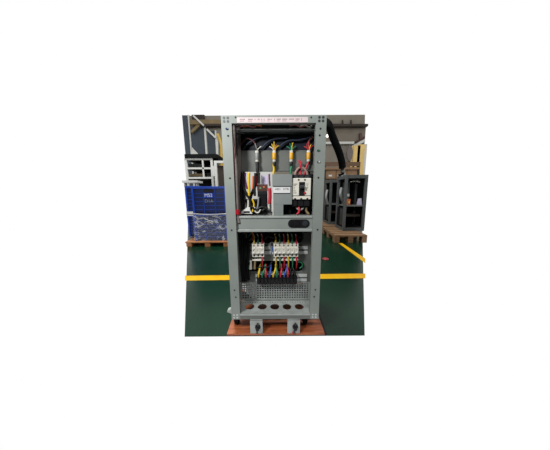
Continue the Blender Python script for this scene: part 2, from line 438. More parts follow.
tag(MB().box(X(187.4, 181, KY-.1), X(202, 181, KY-.1), KY-.35, KY-.06, Z(182.6, KY-.35, 195), Z(180.4, KY-.35, 195), 'white paint')
    .box(X(188, 181, KY-.1), X(189, 181, KY-.1), KY-.3, KY-.2, zb2, Z(182.6, KY-.35, 195), 'white paint')
    .box(X(199.4, 181, KY-.1), X(200.6, 181, KY-.1), KY-.3, KY-.2, ctop, Z(182.6, KY-.35, 195), 'white paint').build('white_tray', origin=P(193, 182, KY-.2)),
    'long white tray standing on the blue crates at the left', 'tray')
sx0, sx1 = X(214.6, 170, KY-.1), X(226.5, 170, KY-.1)
zt2 = Z(160.8, KY-.1, 218)
t = thing('tall_frame', ((sx0+sx1)/2, KY, 0), 'tall white steel frame beside the rack, next to the cabinet post', 'frame')
for x, w in ((sx0, .06), (sx1-.06, .06)):
    MB().box(x, x+w, KY-.12, KY-.06, 0, zt2, 'white paint').build('upright', t)
MB().box(sx0+.06, sx1-.06, KY-.12, KY-.06, zt2-.05, zt2, 'white paint').build('top_rail', t)
MB().box(sx0+.06, sx1-.06, KY-.06, KY-.04, .3, zt2-.1, 'brown dark').build('infill', t)
MB().box(sx0-.05, sx0, KY-.1, KY-.08, Z(176, KY-.1, 215), Z(166, KY-.1, 215), 'white paint').build('bracket', t)

# ================================================================== RIGHT DARK CABINETS ON PALLETS
def pallet(x0, x1, y0, y1, h, label):
    t = thing('wooden_pallet', ((x0+x1)/2, (y0+y1)/2, 0), label, 'pallet', 'wooden pallets under the dark cabinets')
    n = 5; w = (y1-y0)/n
    for k in range(n): MB().box(x0, x1, y0+k*w, y0+k*w+w*.82, h-.03, h, 'pallet wood').build('deck_board', t, bevel=.003)
    MB().box(x0, x0+.1, y0, y1, h-.055, h-.03, 'pallet wood').build('stringer', t); MB().box(x1-.1, x1, y0, y1, h-.055, h-.03, 'pallet wood').build('stringer', t)
    for x in (x0, (x0+x1)/2-.05, x1-.1):
        for y in (y0, (y0+y1)/2-.07, y1-.14): MB().box(x, x+.1, y, y+.14, 0, h-.055 if x != (x0+x1)/2-.05 else h-.03, 'pallet wood').build('block', t, bevel=.003)
    return t
q = G(334.5, 243.0); pz = .16
pallet(q.x, X(367, 240, q.y), q.y, q.y+1.0, pz, 'wooden pallet under the nearer dark cabinet at the right')
ql = q.x-.03
c1 = G(342.6, 231.0, pz)
pallet(ql, ql+.72, q.y+1.12, q.y+2.1, pz, 'wooden pallet under the dark cabinet farther back')
def open_cabinet(x0, x1, y0, y1, z0, z1, label, near):
    t = thing('open_cabinet', ((x0+x1)/2, (y0+y1)/2, z0), label, 'cabinet', 'dark open cabinets at the right')
    w = .055
    for x in (x0, x1-w):
        for y in (y0, y1-w): MB().box(x, x+w, y, y+w, z0, z1, 'steel grey frame').build('post', t, bevel=.003)
    for z, nm in ((z0, 'base_rail'), (z1-.07, 'top_rail')):
        b = MB(); b.box(x0+w, x1-w, y0+.005, y0+.045, z, z+.07, 'steel grey frame'); b.box(x0+w, x1-w, y1-.045, y1-.005, z, z+.07, 'steel grey frame')
        b.box(x0+.005, x0+.045, y0+w, y1-w, z, z+.07, 'steel grey frame'); b.box(x1-.045, x1-.005, y0+w, y1-w, z, z+.07, 'steel grey frame')
        b.build(nm, t)
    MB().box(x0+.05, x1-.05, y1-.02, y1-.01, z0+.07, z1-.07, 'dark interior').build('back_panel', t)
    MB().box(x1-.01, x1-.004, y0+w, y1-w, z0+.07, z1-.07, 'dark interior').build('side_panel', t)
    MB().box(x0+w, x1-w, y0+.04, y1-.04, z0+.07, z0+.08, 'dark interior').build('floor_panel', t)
    MB().box(x0+.03, x1-.03, y0+.04, y1-.04, z1-.012, z1-.002, 'dark steel').build('roof_panel', t)
    hz = z1-z0
    s = z0+hz*.47
    MB().box(x0+w, x1-w, y0+.02, y1-.03, s-.025, s, 'grey plate').build('shelf', t)
    s2 = z0+hz*.27
    MB().box(x0+w+.02, x1-w, y0+.12, y1-.03, s2-.02, s2+.03, 'brown dark').build('crossbar', t)
    MB().box(x0+.012, x0+.02, y0+w, y0+w+.2, z0+.12, z0+hz*.4, 'dark steel').build('side_panel', t)
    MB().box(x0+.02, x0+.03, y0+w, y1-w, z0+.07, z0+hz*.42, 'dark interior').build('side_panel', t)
    return s
ztop = Z(174.8, c1.y, 350)
xR = X(366.6, 200, c1.y)
s = open_cabinet(c1.x, xR, c1.y, c1.y+.52, pz, ztop, 'nearer dark open cabinet on a wooden pallet at the right edge', True)
s2 = open_cabinet(c1.x-.06, c1.x+.5, c1.y+.86, c1.y+1.4, pz, ztop-.03, 'second dark open cabinet, standing behind the nearer one', False)
cy1 = c1.y
# things inside the nearer cabinet
t = thing('relay', P(349, 201, cy1+.2), 'small orange relay with white tip on the shelf of the dark cabinet', 'relay'); t.location.z = s
a, c = X(348, 195, cy1+.2), X(351, 195, cy1+.2)
MB().box(a, c, cy1+.2, cy1+.26, s, s+.13, 'orange wire').build('housing', t, bevel=.004)
MB().box(a+.02, c-.02, cy1+.195, cy1+.2, s+.03, s+.09, 'warm yellow').build('window', t)
a = X(357.2, 197, cy1+.15); c = X(362, 197, cy1+.15)
tag(MB().prism([(a, cy1+.15, s), (c, cy1+.13, s), (c-.01, cy1+.15, s+.15), (a+.03, cy1+.17, s+.14)], (0, .012, 0), 'lavender card').build('document_card', origin=(a, cy1+.15, s)), 'pale card standing on the shelf inside the nearer dark cabinet', 'card')
t = thing('switch_box', (X(349, 186, cy1+.3), cy1+.3, s), 'grey switch box fixed inside the nearer dark cabinet', 'box')
a, c = X(345.6, 186, cy1+.3), X(350, 186, cy1+.3)
MB().box(a, c, cy1+.3, cy1+.5, s, Z(182, cy1+.3, 348), 'steel grey frame').build('housing', t, bevel=.004)
MB().box(a+.03, a+.1, cy1+.29, cy1+.3, s+.19, s+.25, 'white paint').build('dial', t)
b = MB(); b.tube([P(350, 181.6, cy1+.25), P(356, 181.2, cy1+.25), P(360, 182, cy1+.25)], .012, 'white wire')
tag(b.build('white_cable', origin=P(350, 181.6, cy1+.25)), 'white cable strung under the roof of the nearer dark cabinet', 'cable')
for x, y0, y1, lb in ((341.4, 188, 200, 'white cable loop hanging at the open side of the nearer dark cabinet'), (327.2, 190, 204, 'white cable bundle inside the farther dark cabinet')):
    yy = cy1+.3 if x > 335 else cy1+1.0
    b = MB(); b.tube([P(x, y0, yy), P(x-1, (y0+y1)/2, yy-.05), P(x+.6, y1, yy)], .03, 'grey wire', n=7)
    tag(b.build('hanging_cable', origin=P(x, y0, yy)), lb, 'cable')
b = MB(); zz = ztop
b.tube([(c1.x+.02, cy1+.1, zz+.02), (c1.x+.03, cy1+.3, zz+.025), (c1.x+.0, cy1+.5, zz+.02)], lambda u: .02+.012*math.sin(9*u), 'silver film', n=8)
tag(b.build('crumpled_film', origin=(c1.x, cy1+.3, zz), smooth=True), 'crumpled silver film lying on top of the nearer dark cabinet', 'film')
b = MB(); q = G(325.5, 259.2)
b.lathe((q.x, q.y, 0), [(.05, 0), (.05, .008), (.036, .016), (.016, .022), (0, .024)], 'red tag')
tag(b.build('lost_lid', origin=q, smooth=True), 'small red plastic lid lying on the green floor right of the cabinet', 'lid')

# ================================================================== BOARD UNDER THE CABINET
BZ = .0185
yF = 1.094
bx0 = (G(226.0, 334, BZ).x+G(233.2, 320, BZ).x)/2-.004; bx1 = (G(326.2, 334, BZ).x+G(318, 320, BZ).x)/2+.004
by0, by1 = fy-.004, 2.05
t = thing('plywood_board', ((bx0+bx1)/2, 1.5, 0), 'orange brown plywood board under the tall grey cabinet', 'board')
MB().box(bx0, bx1, by0, by1, .004, BZ, 'board orange').build('panel', t, bevel=.002)
MB().box(bx0+.02, bx1+.02, by0+.003, by1, .0002, .004, 'board edge').build('dark_layer', t)  # thin near-black layer showing as a strip along the right edge

# ================================================================== MAIN CABINET
zT = Z(115.1, yF); zB = Z(319.2, yF)
hw = .3; xc = .0
cxl, cxr = X(223.9, 180, yF)-.002, X(324.2, 180, yF)
cxm = (X(221.3, 118, yF)+X(326.5, 118, yF)+X(231.5, 312, yF)+X(318.5, 312, yF))/4
XL, XR = cxm-.302, cxm+.302
pw = .0595
YB = yF+.5
cab = thing('electrical_cabinet', (cxm, yF+.25, BZ), 'tall open grey electrical cabinet standing on a plywood board', 'cabinet')
xi, xj = XL+pw, XR-pw            # inner edges of the front posts
def bolts(b, x0, sgn):
    ax = (0, 1, 0)
    def d(fx, py, r, mt): b.disc((x0+fx*pw, yF+.0002, Z(py, yF)), r, ax, .002, mt, n=10)
    for fx in (.3, .66):
        for py in (117.6, 121.2): d(fx, py, .0075, 'dark steel')
        for py in (314.8, 317.4): d(fx, py, .006, 'rail metal')
    for fx, py in ((.56, 129), (.62, 135.6), (.6, 178), (.5, 230), (.5, 290), (.6, 297)):
        d(fx if sgn < 0 else 1-fx, py, .006, 'hole dark')
for x0, sgn in ((XL, -1), (xj, 1)):
    b = MB()
    b.box(x0, x0+pw, yF, yF+.004, zB, zT, 'grey paint')
    xo = x0 if sgn < 0 else x0+pw-.004
    b.box(xo, xo+.004, yF+.004, yF+.06, zB, zT, 'grey paint')
    xi_ = x0+pw-.004 if sgn < 0 else x0
    b.box(xi_, xi_+.004, yF+.004, yF+.035, zB, zT, 'grey paint')
    bolts(b, x0, sgn)
    b.build('front_post', cab)
# two fixing bolts that stand out
for x, py, mt in ((227.6, 128.9, 'blue wire'), (319, 150.6, 'green wire'), (319.2, 162, 'rail metal')):
    b = MB(); b.lathe(P(x, py, yF), [(.005, 0), (.005, .004), (.003, .006)], mt, axis=(0, -1, 0), n=8); b.lathe(P(x-1, py, yF), [(.006, 0), (.006, .003)], 'hole dark', axis=(0, -1, 0), n=8); b.build('bolt', cab)
for x0 in (XL, XR-.05): MB().box(x0, x0+.05, YB-.05, YB, zB, zT, 'grey paint').build('rear_post', cab)
zb1 = Z(123.0, yF)
b = MB(); b.box(xi, xj, yF, yF+.004, zb1, zT, 'grey paint'); b.box(xi, xj, yF+.004, yF+.03, zb1, zb1+.004, 'grey paint')
for px in (235.6, 311.3): b.disc(P(px, 117.4, yF), .005, (0, 1, 0), .002, 'hole dark', n=10)
b.build('top_beam', cab)
MB().box(XL+.05, XR-.05, YB-.03, YB, zT-.05, zT, 'grey paint').build('rear_beam', cab)
zl = Z(313.6, yF)
MB().box(xi, xj, yF, yF+.004, zB, zl, 'grey plate').box(xi, xj, yF+.004, yF+.03, zl-.004, zl, 'galvanised').build('bottom_beam', cab, bevel=.0015)
MB().box(xi, xj, yF-.004, yF, zl-.012, zl+.001, 'galvanised').build('bottom_lip', cab)
rfp = MB().box(XL+.002, XR-.002, yF+.03, YB-.01, zT-.003, zT-.0005, 'grey paint').build('roof_panel', cab)
MB().box(XL+.01, XR-.01, yF+.031, YB-.05, zT-.006, zT-.003, 'dark interior').build('roof_shade', rfp)  # dark sheet that puts the shade under the roof into colour
for x0, nm in ((XL, 'side_panel'), (XR-.004, 'side_panel')):
    if x0 == XL:
        MB().box(x0, x0+.004, yF+.06, yF+.165, zB, zT-.085, 'grey paint').box(x0, x0+.004, yF+.165, YB-.05, zB+.17, zT-.085, 'grey paint').build(nm, cab)  # left open at the lower rear so light reaches the foam
    else:
        MB().box(x0, x0+.004, yF+.06, YB-.05, zB, zT-.085, 'grey paint').build(nm, cab)
# label strip on the top beam: pink paper with faint print
a, c = P(236.8, 117.4, yF), P(308, 122.4, yF)
ls = MB().box(a.x, c.x, yF-.0012, yF, c.z, a.z, 'paper pink').build('label_strip', cab)
b = MB(); random.seed(11)
x = a.x+.018
while x < c.x-.03:
    w = random.choice((.006, .012, .02, .03)); z = (a.z+c.z)/2+.003
    k = x
    while k < min(x+w, c.x-.02):
        b.box(k, k+.003, yF-.0016, yF-.0012, z-.003, z+.003, random.choice(('ink dark', 'ink red', 'ink dark'))); k += .006
    if random.random() < .55:
        k = x
        while k < x+w*.8: b.box(k, k+.0028, yF-.0016, yF-.0012, z-.011, z-.007, 'ink red'); k += .006
    x += w+random.choice((.008, .012, .016))
b.build('print', ls)
# upper interior
yb = yF+.055
b = MB(); zbar = Z(130.2, yb); b.box(X(237.5, 130, yb), xj, yb, yb+.02, zbar-.007, zbar+.006, 'steel grey frame'); b.box(X(237.5, 130, yb), xj, yb-.002, yb+.004, zbar+.003, zbar+.007, 'white paint'); b.build('crossbar', cab, bevel=.003)
yp = yF+.10
zp0, zp1 = Z(150.2, yp), Z(131.5, yp)
MB().box(XL+.05, XR-.008, yp+.03, yp+.06, zp0-.02, zp1+.012, 'navy panel').build('dark_cover', cab, bevel=.004)
MB().box(XL+.05, XR-.008, yp+.01, yp+.03, zp1-.012, zp1+.006, 'dark steel').build('dark_rail', cab, bevel=.003)
yg = yF+.115
zg0, zg1 = Z(171.6, yg), Z(150.4, yg)
MB().box(X(239, 160, yg), XR-.006, yg, yg+.003, zg0, zg1, 'grey plate').box(X(239, 160, yg), XR-.006, yg-.012, yg, zg0, zg0+.004, 'steel grey frame').build('upper_mounting_plate', cab)
# inner left strips
ya = yF+.05
MB().box(X(238.9, 190, yF+.1), X(242.2, 190, yF+.1), yF+.1, yF+.12, Z(216, yF+.1), zT-.01, 'duct grey').build('inner_rail', cab)
# shelf between upper and lower half
ys = yF+.012
zs0, zs1, zs2, zs3 = Z(231.8, ys), Z(229.4, ys), Z(218.2, ys), Z(215.9, ys)
sh = MB().box(xi, xj, ys+.006, ys+.01, zs1, zs2, 'grey paint').build('shelf_front', cab)
MB().box(xi, xj, ys, ys+.012, zs2, zs3, 'galvanised').build('shelf_lip', cab, bevel=.002)
MB().box(xi, xj, ys, ys+.012, zs0, zs1, 'galvanised').build('shelf_lip', cab, bevel=.002)
MB().box(XL+.006, XR-.006, ys+.012, yF+.2, zs3-.006, zs3, 'grey plate').build('shelf_plate', cab)
# oval socket opening in the shelf front
def obround(x0, x1, z0, z1, n=8):
    r = (z1-z0)/2; zc = (z0+z1)/2; o = []
    for k in range(n+1): a = -math.pi/2+math.pi*k/n; o.append((x1-r+r*math.cos(a), zc+r*math.sin(a)))
    for k in range(n+1): a = math.pi/2+math.pi*k/n; o.append((x0+r+r*math.cos(a), zc+r*math.sin(a)))
    return o
a, c = P(288, 219.6, ys), P(309.6, 227.8, ys)
ob = MB().prism([(x, ys+.0062, z) for x, z in obround(a.x, c.x, c.z, a.z)], (0, -.003, 0), 'black plastic').build('socket_panel', sh)
MB().lathe((c.x-.028, ys+.0032, (a.z+c.z)/2), [(.019, 0), (.019, .006), (.013, .006), (.012, .01)], 'dark steel', axis=(0, -1, 0)).build('dial', sh)
MB().box(a.x+.045, a.x+.075, ys-.001, ys+.0032, c.z+.008, a.z-.008, 'black rubber').build('socket', sh)
MB().box(a.x+.015, a.x+.033, ys-.001, ys+.0032, c.z+.012, a.z-.012, 'black rubber').build('switch', sh)
# lower mounting plate with two obround cutouts
ym = yF+.16
def z_(py): return Z(py, ym)
mx0, mx1 = XL+.01, XR-.01
zq0, zq1 = z_(282.0), z_(230.5)
U = obround(X(245, 237, ym), X(304.5, 237, ym), z_(243.5), z_(231.5))
L = obround(X(246, 266, ym), X(304.3, 266, ym), z_(271.5), z_(260.8))
to = lambda v: Vector((v.x, ym+.002+v.z, v.y))
sheet('mounting_plate', [(mx0, zq0), (mx1, zq0), (mx1, zq1), (mx0, zq1)], [U, L], to, .003, 'grey plate', cab)
# perforated panel
zr0 = z_(300.0)
hx = []
x0, x1 = X(241.8, 291, ym), X(308.6, 291, ym)
pit = (x1-x0)/27
for i in range(27):
    for j in range(7):
        x = x0+(i+.5)*pit; z = zr0+.012+(j+.5)*pit*.98; q = pit*.30
        if z+q < zq0-.004: hx.append([(x-q, z-q), (x+q, z-q), (x+q, z+q), (x-q, z+q)])
pp = sheet('perforated_panel', [(mx0, zr0), (mx1, zr0), (mx1, zq0-.001), (mx0, zq0-.001)], hx, to, .002, 'galvanised', cab)
# floor plate with five round cable holes and a row of small holes
zf = zl-.004
hs = []
for px in (249.8, 262.5, 274.8, 287.0, 299.2):
    g = G(px, 306.6, zf); hs.append([(g.x+.033*math.cos(2*math.pi*k/20), g.y+.033*math.sin(2*math.pi*k/20)) for k in range(20)])
for k in range(26):
    x = x0+(k+.5)*pit; y = ym-.022; q = .004
    hs.append([(x-q, y-q), (x+q, y-q), (x+q, y+q), (x-q, y+q)])
sheet('floor_plate', [(mx0, yF+.03), (mx1, yF+.03), (mx1, ym), (mx0, ym)], hs, lambda v: Vector((v.x, v.y, zf-.001+v.z)), .002, 'galvanised', cab)
MB().box(XL+.05, XR-.05, YB-.03, YB-.02, zB+.13, zs3-.02, 'dark interior').build('back_panel', cab)  # dark back added to keep the plate cutouts black
# DIN rails
for py0, py1, xa in ((246, 254, 250.5), (274, 281.2, 255)):
    za, zc = z_(py1), z_(py0); h = zc-za; x0_, x1_ = X(xa, 250, ym), X(307.6, 250, ym)
    b = MB(); b.box(x0_, x1_, ym-.006, ym, za, za+h*.4, 'rail metal'); b.box(x0_, x1_, ym-.006, ym, zc-h*.4, zc, 'rail metal'); b.box(x0_, x1_, ym-.002, ym, za+h*.4, zc-h*.4, 'steel grey frame')
    b.build('din_rail', cab)
MB().box(XL+.05, XR-.051, ym+.01, YB-.031, zB+.004, zB+.012, 'dark interior').box(XR-.051, XR-.006, ym+.01, YB-.052, zB+.004, zB+.012, 'dark interior').build('dark_floor_sheet', cab)  # dark sheet added so the perforations look into blackness
MB().box(XL+.005, XL+.008, yF+.06, YB-.05, zB+.17, zs0, 'dark interior').build('side_shade', cab)  # dark sheet that paints in the shade of the left inner side
# feet: castors and front brackets
for px, y in ((237.2, yF+.1), (304.6, yF+.1), (236.6, YB-.07), (304.8, YB-.07)):
    x = X(px, 322, yF+.1); r = .033
    b = MB(); b.disc((x, y, BZ+r), r, (1, 0, 0), .028, 'black rubber', n=20)
    cs = b.build('castor', cab, smooth=False)
    MB().lathe((x-.015, y, BZ+r), [(.02, -.002), (.016, .002)], 'castor blue', axis=(-1, 0, 0)).build('hub', cs)
    b = MB(); b.box(x-.026, x+.026, y-.026, y+.026, zB-.008, zB, 'dark steel'); b.box(x-.022, x-.018, y-.012, y+.012, BZ+r-.012, zB-.008, 'castor blue'); b.box(x+.018, x+.022, y-.012, y+.012, BZ+r-.012, zB-.008, 'castor blue')
    b.build('fork', cs)
for a_, c_ in ((250.2, 262.6), (287.4, 299.9)):
    xa, xb = X(a_, 326, yF), X(c_, 326, yF)
    b = MB(); b.box(xa, xb, yF-.004, yF+.001, BZ, zB+.002, 'galvanised'); b.box(xa, xb, yF+.001, yF+.05, BZ, BZ+.004, 'galvanised'); b.box(xa, xb, yF-.004, yF+.05, zB-.006, zB, 'galvanised')
    ft = b.build('foot_bracket', cab, bevel=.001)
    xm_ = xa+(xb-xa)*.62; zm_ = BZ+(zB-BZ)*.5
    b = MB(); b.lathe((xm_, yF-.004, zm_), [(.02, 0), (.02, .008), (.012, .01), (.012, .03), (.009, .032)], 'black plastic', axis=(0, -1, 0), n=10)
    b.tube([(xm_, yF-.01, zm_+.03), (xm_+.002, yF-.012, zm_)], .006, 'dark steel', n=6)
    b.tube([(xm_-.002, yF-.012, zm_-.01), (xm_-.006, yF-.012, BZ+.012)], .007, 'dark steel', n=6)
    b.build('bolt', ft)
    if a_ > 270: MB().box(xm_-.02, xm_-.006, yF-.012, yF-.004, BZ+.001, BZ+.014, 'red tape').build('red_tag', ft)
# small lug at the lower left
b = MB(); zz = Z(312, yF)
b.prism([(XL, yF+.01, zz-.02), (XL-.034, yF+.01, zz-.006), (XL-.03, yF+.01, zz+.004), (XL, yF+.01, zz+.02)], (0, .03, 0), 'galvanised')
b.build('lug', cab)

# ---- wire duct along the left inner edge
yd = yF+.02
t = thing('cable_bundle', P(235, 223, yd), 'grey braided cable bundle running down inside the left post', 'cable')
b = MB(); b.tube([P(233.6, 124, yd), P(234.4, 150, yd), P(236.2, 168, yd), P(236.8, 190, yd), P(237.8, 214, yd), P(239.2, 223, yd)], .0115, 'duct grey', n=8, ribs=.12, sm=12); b.build('sheath', t, smooth=True)
b = MB(); b.tube([P(237, 209.5, yd-.001), P(237.6, 214.3, yd-.001)], .0165, 'red tape', n=10); b.build('tape_band', t)
b = MB(); b.tube([P(233, 126, yd-.004), P(233.8, 145, yd-.011), P(235, 150, yd-.012), P(234.6, 170, yd-.005), P(236, 208, yd-.009)], .0042, 'dark red sheath', n=6); b.build('red_wire', t)

# ---- dark cables behind the top crossbar
yk = yp+.012
for i, (pts, mt, lb) in enumerate((
        ([(240, 146), (246, 139), (253, 141), (258, 149)], 'dark red sheath', 'dark red cable looping at the left of the navy cover'),
        ([(243, 149), (249, 143), (258, 138), (268, 136)], 'navy cable', 'navy blue cable rising to the right over the navy cover'),
        ([(262, 148), (268, 142), (276, 139), (288, 138)], 'navy cable', 'navy blue cable across the middle of the navy cover'),
        ([(279, 147), (288, 141), (300, 140), (312, 137)], 'navy cable', 'navy blue cable across the right of the navy cover'),
        ([(306, 148), (309, 141), (312, 138), (313, 133)], 'dark red sheath', 'dark red cable at the right end of the navy cover'))):
    b = MB(); b.tube([P(x, y, yk) for x, y in pts], .006, mt, n=6)
    tag(b.build('dark_cable', origin=P(*pts[0], yk), smooth=True), lb, 'cable')
for i, (pts, mt, lb) in enumerate((
        ([(237, 124.8), (241, 126.6), (246, 125.2), (252, 127.4), (256, 126)], 'pink wire', 'pink wire lying under the left end of the pink label strip'),
        ([(243, 127.4), (248, 126), (253, 124.6), (262, 126.4)], 'orange wire', 'orange brown wire under the top beam at the left'),
        ([(290, 126), (296, 124.8), (300, 127), (305, 125.6)], 'pink wire', 'pink wire under the right end of the pink label strip'),
        ([(300, 126.5), (304, 125), (309, 127), (312, 125.5)], 'white wire', 'white wire under the top beam at the right'))):
    b = MB(); b.tube([P(x, y, yb+.01) for x, y in pts], .005, mt, n=6)
    tag(b.build('thin_wire', origin=P(*pts[0], yb), smooth=True), lb, 'wire')

# ---- four cable splitters on the upper plate
yw = yg-.018
specs = (
    (257.0, 'white wire', 'grey wire', ['black wire', 'grey wire', 'black wire', 'white wire'], 'black wire', 'grey sleeved cable end with black strands, leftmost on the upper plate'),
    (274.2, 'white wire', 'amber sleeve', ['white wire', 'yellow wire', 'yellow wire', 'orange wire', 'yellow wire'], 'yellow wire', 'yellow sleeved cable end with yellow strands, second on the upper plate'),
    (291.3, 'white wire', 'amber sleeve', ['green wire', 'green wire', 'yellow wire', 'green wire'], 'green wire', 'yellow sleeved cable end with green strands, third on the upper plate'),
    (308.5, 'white wire', 'amber sleeve', ['red wire', 'red wire', 'red wire', 'yellow wire', 'red wire'], 'red wire', 'yellow sleeved cable end with red strands beside the right post'))
for i, (px, cap, slv, st, tail, lb) in enumerate(specs):
    zt_, zb_ = Z(150.8, yw), Z(162.2, yw); x = X(px, 156, yw); L_ = zt_-zb_
    t = thing('cable_splitter', (x, yw, zb_), lb, 'cable', 'four sleeved cable ends on the upper plate')
    MB().lathe((x, yw, zb_), [(.0095, 0), (.0115, .004), (.0115, L_*.2), (.0115, L_)], cap, n=14).build('sleeve', t, smooth=True)
    MB().lathe((x, yw, zb_+L_*.22), [(.0125, 0), (.0134, .003), (.0134, L_*.58), (.0125, L_*.6)], slv, n=14).build('marker_band', t, smooth=True)
    n = len(st)
    for k, s_ in enumerate(st):
        f = (k/(n-1)-.5)*2
        hgt = .028+.02*(1-abs(f))+.006*((k*7) % 3)
        b = MB(); b.tube([(x+f*.005, yw, zt_-.004), (x+f*.010, yw-.004, zt_+hgt*.45), (x+f*.030, yw-.006*(k % 2), zt_+hgt*.9)], .0036, s_, n=7)
        b.build('strand', t, smooth=True)
    b = MB()
    if i == 0: pts = [(px, 161.8), (257.4, 168), (257.6, 176), (256, 184), (252.5, 192), (250.3, 199), (250.6, 207), (253, 213)]; r = .0098
    elif i == 1: pts = [(px, 161.8), (273.6, 165), (274, 169), (273.4, 174.6)]; r = .0075
    elif i == 2: pts = [(px, 161.8), (291.6, 166), (290.9, 170), (291, 174.4)]; r = .0082
    else: pts = [(px, 161.8), (307.4, 165), (306, 168), (304.5, 173), (304.4, 176)]; r = .006
    b.tube([P(x_, y_, yw-(.012 if (i == 0 and y_ > 166) else 0)-(.004 if i and y_ > 163 else 0)) for x_, y_ in pts], r, tail, n=8)
    b.build('tail', t, smooth=True)
    if i in (1, 2): MB().lathe((x, yw-.004, Z(164.5, yw)), [(.009, -.012), (.0105, 0), (.009, .012)], 'black plastic').build('collar', t)

# ---- red wires above the moulded case breaker
for k, (pts, r, lb) in enumerate((
        ([(299.2, 160), (299.8, 164), (300.6, 171), (301.2, 176.6)], .006, 'red wire standing up above the middle of the large breaker'),
        ([(301.5, 161), (300.6, 166), (298.4, 171), (297, 176.6)], .0055, 'thin red wire crossing above the large breaker'))):
    b = MB(); b.tube([P(x, y, yg-.035) for x, y in pts], r, 'red wire', n=8)
    tag(b.build('red_wire', origin=P(*pts[0], yg-.03), smooth=True), lb, 'wire')
for pts, lb in (([(295.2, 176.5), (295.6, 172.5), (297.5, 169.5), (299.6, 167.5)], 'pinkish flat lead fanning to the left above the large breaker'),
                ([(307.6, 176.5), (306.8, 172.5), (304.8, 169.5), (302.4, 167.5)], 'pinkish flat lead fanning to the right above the large breaker')):
    b = MB(); b.tube([P(x, y, yg-.045) for x, y in pts], .0085, 'dull lead', n=8)
    tag(b.build('flat_lead', origin=P(*pts[0], yg-.045), smooth=True), lb, 'wire')

# ---- moulded case circuit breaker
y0 = yF+.045; y1 = y0+.065
bxa, bxb = X(292.2, 190, y0), X(310.9, 190, y0)
zz = lambda py: Z(py, y0)
t = thing('circuit_breaker', ((bxa+bxb)/2, y1, zz(207)), 'large cream three-pole breaker with black handle at upper right', 'breaker')
MB().box(bxa, bxb, y0, y1-.01, zz(199.6), zz(178.2), 'cream plastic').build('body', t, bevel=.003)
b = MB(); b.box(bxa+.002, bxb+.004, y0+.012, y1, zz(178.2), zz(174.6), 'black plastic')
w = bxb-bxa
for k in range(3): b.box(bxa+w*(.1+.3*k), bxa+w*(.3+.3*k), y0+.006, y0+.014, zz(178.2), zz(175.4), 'dark steel')
b.build('terminal_cover', t)
b = MB(); b.box(bxa+.003, bxb-.002, y0+.012, y1, zz(206.8), zz(199.6), 'black plastic')
for k in range(3): b.box(bxa+w*(.06+.33*k), bxa+w*(.26+.33*k), y0+.004, y0+.014, zz(206.4), zz(200.6), 'black plastic'); b.disc((bxa+w*(.16+.33*k), y0+.004, zz(199.2)), .007, (0, 1, 0), .012, 'black plastic', n=10)
b.build('terminal_cover', t)
fr_ = MB().box(bxa+w*.36, bxa+w*.66, y0-.004, y0+.001, zz(195.4), zz(182.2), 'black plastic').build('handle_recess', t)
MB().box(bxa+w*.40, bxa+w*.64, y0-.02, y0-.004, zz(188.6), zz(185.8), 'dark steel').build('handle', fr_, bevel=.002)
MB().box(bxa, bxb, y0-.0006, y0+.001, zz(196.2), zz(195.6), 'ink dark').build('seam', t)
MB().lathe((bxa+w*.68, y0, zz(193.2)), [(.007, 0), (.007, .004), (.004, .005)], 'red tape', axis=(0, -1, 0), n=10).build('trip_button', t)
b = MB()
for fx in (.34, .67): b.disc((bxa+w*fx, y0, zz(180)), .006, (0, 1, 0), .002, 'ink dark', n=10)
for k, (fx, py, l) in enumerate(((.07, 184.2, .2), (.07, 185.6, .14), (.1, 187.4, .05), (.1, 189, .05), (.08, 191, .13), (.08, 193, .15), (.74, 184.2, .12), (.76, 186, .07), (.76, 188, .1))):
    b.box(bxa+w*fx, bxa+w*(fx+l), y0-.0006, y0+.0005, zz(py)-.002, zz(py)+.002, 'ink dark' if k in (0,) else 'duct grey')
b.build('print', t)
MB().box(bxa-.004, xj+.02, y1, y1+.003, zs3, zz(173.4), 'dark interior').build('breaker_backplate', cab)
# lead below the breaker
b = MB(); b.tube([P(298.8, 206.8, y0+.02), P(299.4, 210, y0+.005), P(298.6, 212.5, y0-.01), P(296.8, 214.4, y0-.015)], .0065, 'red wire')
tag(b.build('red_wire', origin=P(298, 213, y0), smooth=True), 'thick red wire curling below the large breaker onto the shelf', 'wire')
b = MB(); b.tube([P(296, 207, y0+.03), P(298.5, 209.4, y0+.02), P(301.5, 209.6, y0+.02), P(304, 207, y0+.03)], .007, 'grey wire')
tag(b.build('grey_wire', origin=P(298, 209, y0), smooth=True), 'short grey wire bridging the terminals under the large breaker', 'wire')
b = MB(); b.tube([P(306.5, 207, y0+.03), P(306.4, 211, y0+.03), P(309, 214.5, y0+.02)], .008, 'tan beam'); 
tag(b.build('brown_wire', origin=P(306, 211, y0), smooth=True), 'brownish wire dropping right of the red wire under the large breaker', 'wire')

